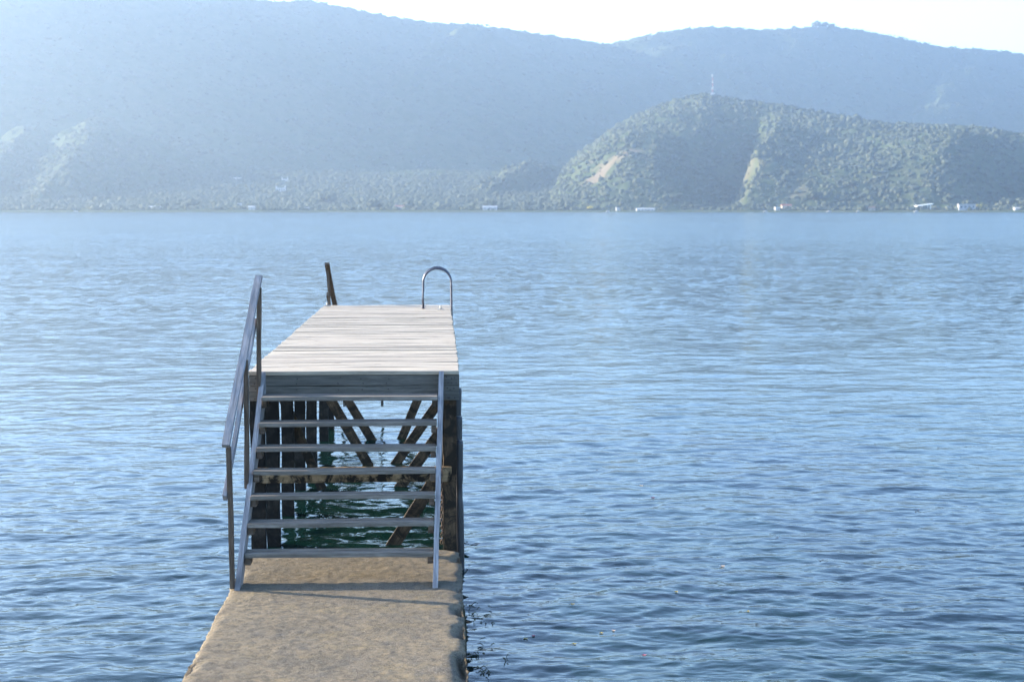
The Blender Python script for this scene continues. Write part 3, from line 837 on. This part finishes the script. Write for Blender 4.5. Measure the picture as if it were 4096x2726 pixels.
# ------------------------------------------------------------------ far end: rail of the steps into the lake
fs = empty('water_steps', (-1.55, 24.5, 0), 'narrow wooden steps with handrail descending from the far left end of the pier', 'steps')
frl = bpy.data.objects.new('handrail', None); link(frl, fs)
beam('post', (-1.575, 24.50, 1.5), (-1.612, 24.50, 2.45), .036, .07, M_post, frl, wob=.002, segs=8)
beam('top_rail', (-1.613, 24.38, 2.475), (-1.49, 25.95, 1.20), .07, .045, M_post, frl, wob=.002, segs=10)
beam('mid_rail', (-1.612, 24.46, 2.02), (-1.52, 25.9, .85), .035, .07, M_post, frl, wob=.002, segs=10)
for x in (-1.45, -.85):
    beam('stringer', (x, 24.50, 1.80), (x, 25.9, .20), .04, .16, M_rail, fs)
for k in range(5):
    y = 24.68 + .25 * k; z = 1.58 - .286 * k
    beam('tread', (-1.428, y, z), (-.872, y, z), .2, .034, M_stair, fs, side=(0, 1, 0))

# ------------------------------------------------------------------ bathing ladder
lad = empty('bathing_ladder', (.0, 23.6, 1.85), 'stainless steel bathing ladder with two arched hoops at the far right deck edge', 'ladder')
def hoop(y, dz):
    bm = bmesh.new(); xl, xr = -.172, .236; rad = (xr - xl) / 2; cx = (xl + xr) / 2; zt = 2.43 - rad + dz
    pts = [(xl + .0, y, 1.852), (xl - .008, y, 2.0)]
    pts += [(xl - .006 + .004 * k, y, 2.0 + (zt - 2.0) * k / 3) for k in (1, 2)]
    for k in range(0, 19):
        a = math.pi - math.pi * k / 18; pts.append((cx + rad * math.cos(a), y, zt + rad * math.sin(a)))
    pts += [(xr + .002, y, 1.9), (xr + .012, y, 1.5), (xr + .012, y, .4), (xr + .012, y, -.7)]
    pts = [(p[0], p[1] - 23.6, p[2] - 1.85) for p in pts]
    tube(bm, pts, .0135, 14)
    h = bm_obj('hoop_rail', bm, M_steel, lad, smooth=True)
    bm = bmesh.new(); bmesh.ops.create_cone(bm, cap_ends=True, segments=20, radius1=.038, radius2=.034, depth=.008, matrix=Matrix.Translation((xl, y - 23.6, .010)))
    bm_obj('foot_flange', bm, M_steel, h)
hoop(23.55, 0); hoop(23.98, .004)
for z in (1.55, 1.25, .95, .65, .35, .05, -.25):
    bm = bmesh.new(); tube(bm, [(.248, -.05, z - 1.85), (.248, .38, z - 1.85)], .016, 10); bm_obj('rung', bm, M_steel, lad, smooth=True)

def cleat_thing(x, y, lab):
    t = empty('mooring_cleat', (x, y, ZD + .003), lab, 'cleat', 'small metal cleats on the deck')
    bm = bmesh.new(); add_box(bm, 0, 0, .006, .10, .05, .010, bev=.003); bm_obj('base_plate', bm, M_galv, t)
    bm = bmesh.new(); add_box(bm, 0, 0, .036, .024, .03, .05, bev=.006); bm_obj('stub', bm, M_galv, t)
cleat_thing(.078, 23.25, 'small grey metal stub on a plate near the right deck edge before the ladder')
cleat_thing(-1.60, 24.2, 'small grey metal stub at the far left corner of the deck')

# thin chain hanging beside the right front pile
def chain():
    bm = bmesh.new(); 
    for k in range(22):
        z = 1.02 - .0 - k * .034; x = .052 + .004 * math.sin(k * .8)
        pts = []
        for q in range(9):
            a = 2 * math.pi * q / 8; px, pz = .010 * math.cos(a), .022 * math.sin(a)
            pts.append((x + px, 14.44 - .03, z + pz) if k % 2 else (x, 14.41 + px, z + pz))
        tube(bm, pts, .0032, 6, caps=False)
    o = bm_obj('hanging_chain', bm, M_rust); tag(o, 'thin rusty chain hanging between the right stair stringer and the front pile', 'chain')
chain()

# ------------------------------------------------------------------ weed and petals on the water
def weed():
    n = NT('dark_waterweed'); f = n.noise(n.coords(), 14, 3, .6); mt = n.out(n.ramp(f, [(.3, (.012, .014, .008)), (.7, (.05, .055, .02))]), .6, None, .3)
    bm = bmesh.new(); r5 = random.Random(3)
    spots = [(.42, 13.15), (.38, 12.9), (.36, 12.72), (.37, 12.2), (.40, 12.0), (.34, 11.78), (.55, 11.62), (.33, 11.4), (.42, 11.3), (.36, 11.05), (.48, 10.9), (.32, 10.7), (.36, 10.45), (.30, 10.2), (.35, 10.0), (.31, 13.3)]
    for (x, y) in spots:
        for k in range(r5.randint(2, 6)):
            a = r5.uniform(0, 6.28); cx = x - .03 + r5.gauss(0, .045); cy = y + r5.gauss(0, .035); L = r5.uniform(.015, .05)
            ha = r5.uniform(0, .03); z0 = r5.uniform(.005, .03)
            p0 = Vector((cx, cy, z0 - .015)); p1 = p0 + Vector((math.cos(a) * L, math.sin(a) * L * .6, ha)); p2 = p1 + Vector((math.cos(a + .7) * L * .6, math.sin(a + .7) * L * .4, -.6 * ha))
            tube(bm, [p0, p1, p2], [.003, .004, .0015], 5)
    o = bm_obj('waterweed', bm, mt); tag(o, 'dark tufts of waterweed at the surface along the right side of the concrete', 'waterweed', kind='stuff')
weed()
M_yel = plain('yellow_petal', (.45, .36, .10), .5, 0, .2, 80); M_pink = plain('pink_petal', (.42, .12, .16), .5, 0, .2, 80); M_pale = plain('pale_petal', (.75, .62, .5), .5, 0, .2, 80); M_brownleaf = plain('brown_leaf', (.16, .06, .04), .6, 0, .3, 60)
def at_water(px, py):
    a = yaw; d = Vector((math.sin(a) * math.cos(pit), math.cos(a) * math.cos(pit), -math.sin(pit))); r_ = Vector((math.cos(a), -math.sin(a), 0)); u_ = r_.cross(d)
    v = d + r_ * (px - 2048) / F_PX - u_ * (py - 1363) / F_PX; t = -CZ / v.z; return v.x * t, v.y * t
water_me = bpy.data.objects['lake_water'].data
from mathutils.kdtree import KDTree
def surf_z(spots):
    co = np.empty(len(water_me.vertices) * 3, np.float32); water_me.vertices.foreach_get('co', co); co = co.reshape(-1, 3)
    return [float(co[np.argmin((co[:, 0] - x) ** 2 + (co[:, 1] - y) ** 2), 2]) for x, y in spots]
BL = [(2704, 2373, M_yel, 1.0, 'yellow blossom floating on the water, the brightest and farthest of the yellow ones'),
      (2289, 2424, M_yel, .9, 'pale yellow blossom floating left of centre, above a nearer pair'),
      (2990, 2443, M_yel, 1.0, 'yellow blossom floating farthest right of all the yellow ones'),
      (2405, 2527, M_yel, .95, 'yellow blossom floating just left of a pale pink one'),
      (2453, 2517, M_pale, .9, 'pale pinkish blossom floating just right of a yellow one'),
      (2103, 2552, M_yel, .85, 'yellow blossom floating nearest to the concrete jetty'),
      (2134, 2542, M_pink, .8, 'dull pink sliver of petal beside the yellow blossom nearest the jetty'),
      (2297, 2572, M_yel, 1.1, 'large pale yellow blossom floating lowest of the yellow ones'),
      (2574, 2617, M_pink, 1.0, 'bright pink blossom floating nearest the bottom of the view'),
      (2611, 1986, M_pink, 1.6, 'red patch of petals floating far out right of the stairs'),
      (2890, 2260, M_pale, 1.3, 'whitish petal floating alone in the middle of the lake on the right'),
      (2565, 1941, M_pale, 1.1, 'small whitish petal floating beyond the red patch'),
      (3106, 2152, M_brownleaf, 1.3, 'reddish brown leaf floating in the middle right of the water'),
      (3286, 2238, M_brownleaf, 1.3, 'dark leaf floating right of and nearer than the reddish brown one'),
      (3667, 2042, M_brownleaf, 1.5, 'dark leaf floating farthest right on the water'),
      (2389, 1881, M_brownleaf, 1.2, 'dark leaf floating far out to the left of the red patch')]
zs = surf_z([at_water(a, b) for a, b, *_ in BL])
for i, ((px, py, mt, s, lab), z0) in enumerate(zip(BL, zs)):
    x, y = at_water(px, py); leaf = mt is M_brownleaf
    r6 = random.Random(i)
    bm = bmesh.new()
    for k in range(2 if leaf else 5):
        a = k * (math.pi if leaf else 2 * math.pi / 5) + r6.random(); L = .018 * s * r6.uniform(.8, 1.2); W_ = L * .42
        pts = [(0, 0, 0), (L * .45, -W_, .002 * s), (L * .45, W_, .002 * s), (L, -W_ * .6, .004 * s), (L, W_ * .6, .004 * s), (L * 1.18, 0, .004 * s), (L * .5, 0, -.001)]
        vs = []
        for p in pts:
            vs.append(bm.verts.new((p[0] * math.cos(a) - p[1] * math.sin(a), p[0] * math.sin(a) + p[1] * math.cos(a), p[2] + .002)))
        for f in ((0, 1, 6), (0, 6, 2), (1, 3, 6), (6, 4, 2), (3, 5, 6), (6, 5, 4)): bm.faces.new([vs[q] for q in f])
    bmesh.ops.solidify(bm, geom=bm.faces[:], thickness=.0015)
    o = bm_obj('floating_leaf' if leaf else 'floating_blossom', bm, mt); o.location = (x, y, z0 + .001)
    tag(o, lab, 'leaf' if leaf else 'blossom', 'leaves drifting on the lake' if leaf else 'blossoms drifting on the lake')

# ------------------------------------------------------------------ haze
HZ = 1.65e-4
bm = bmesh.new(); add_box(bm, 0, 4200, 312, 12400, 10200, 636)
hm = bpy.data.materials.new('haze_air'); hm.use_nodes = True; hn = hm.node_tree.nodes; hn.remove(hn['Principled BSDF'])
pv = hn.new('ShaderNodeVolumePrincipled'); pv.inputs['Color'].default_value = (.435, .56, .71, 1); pv.inputs['Density'].default_value = HZ; pv.inputs['Anisotropy'].default_value = .62
hm.node_tree.links.new(pv.outputs[0], hn['Material Output'].inputs['Volume'])
hz = bm_obj('haze', bm, hm); tag(hz, 'pale blue haze over the lake and hills', 'haze', kind='stuff')
S.cycles.volume_bounces = 1; S.cycles.max_bounces = 8
S.cycles.use_denoising = True
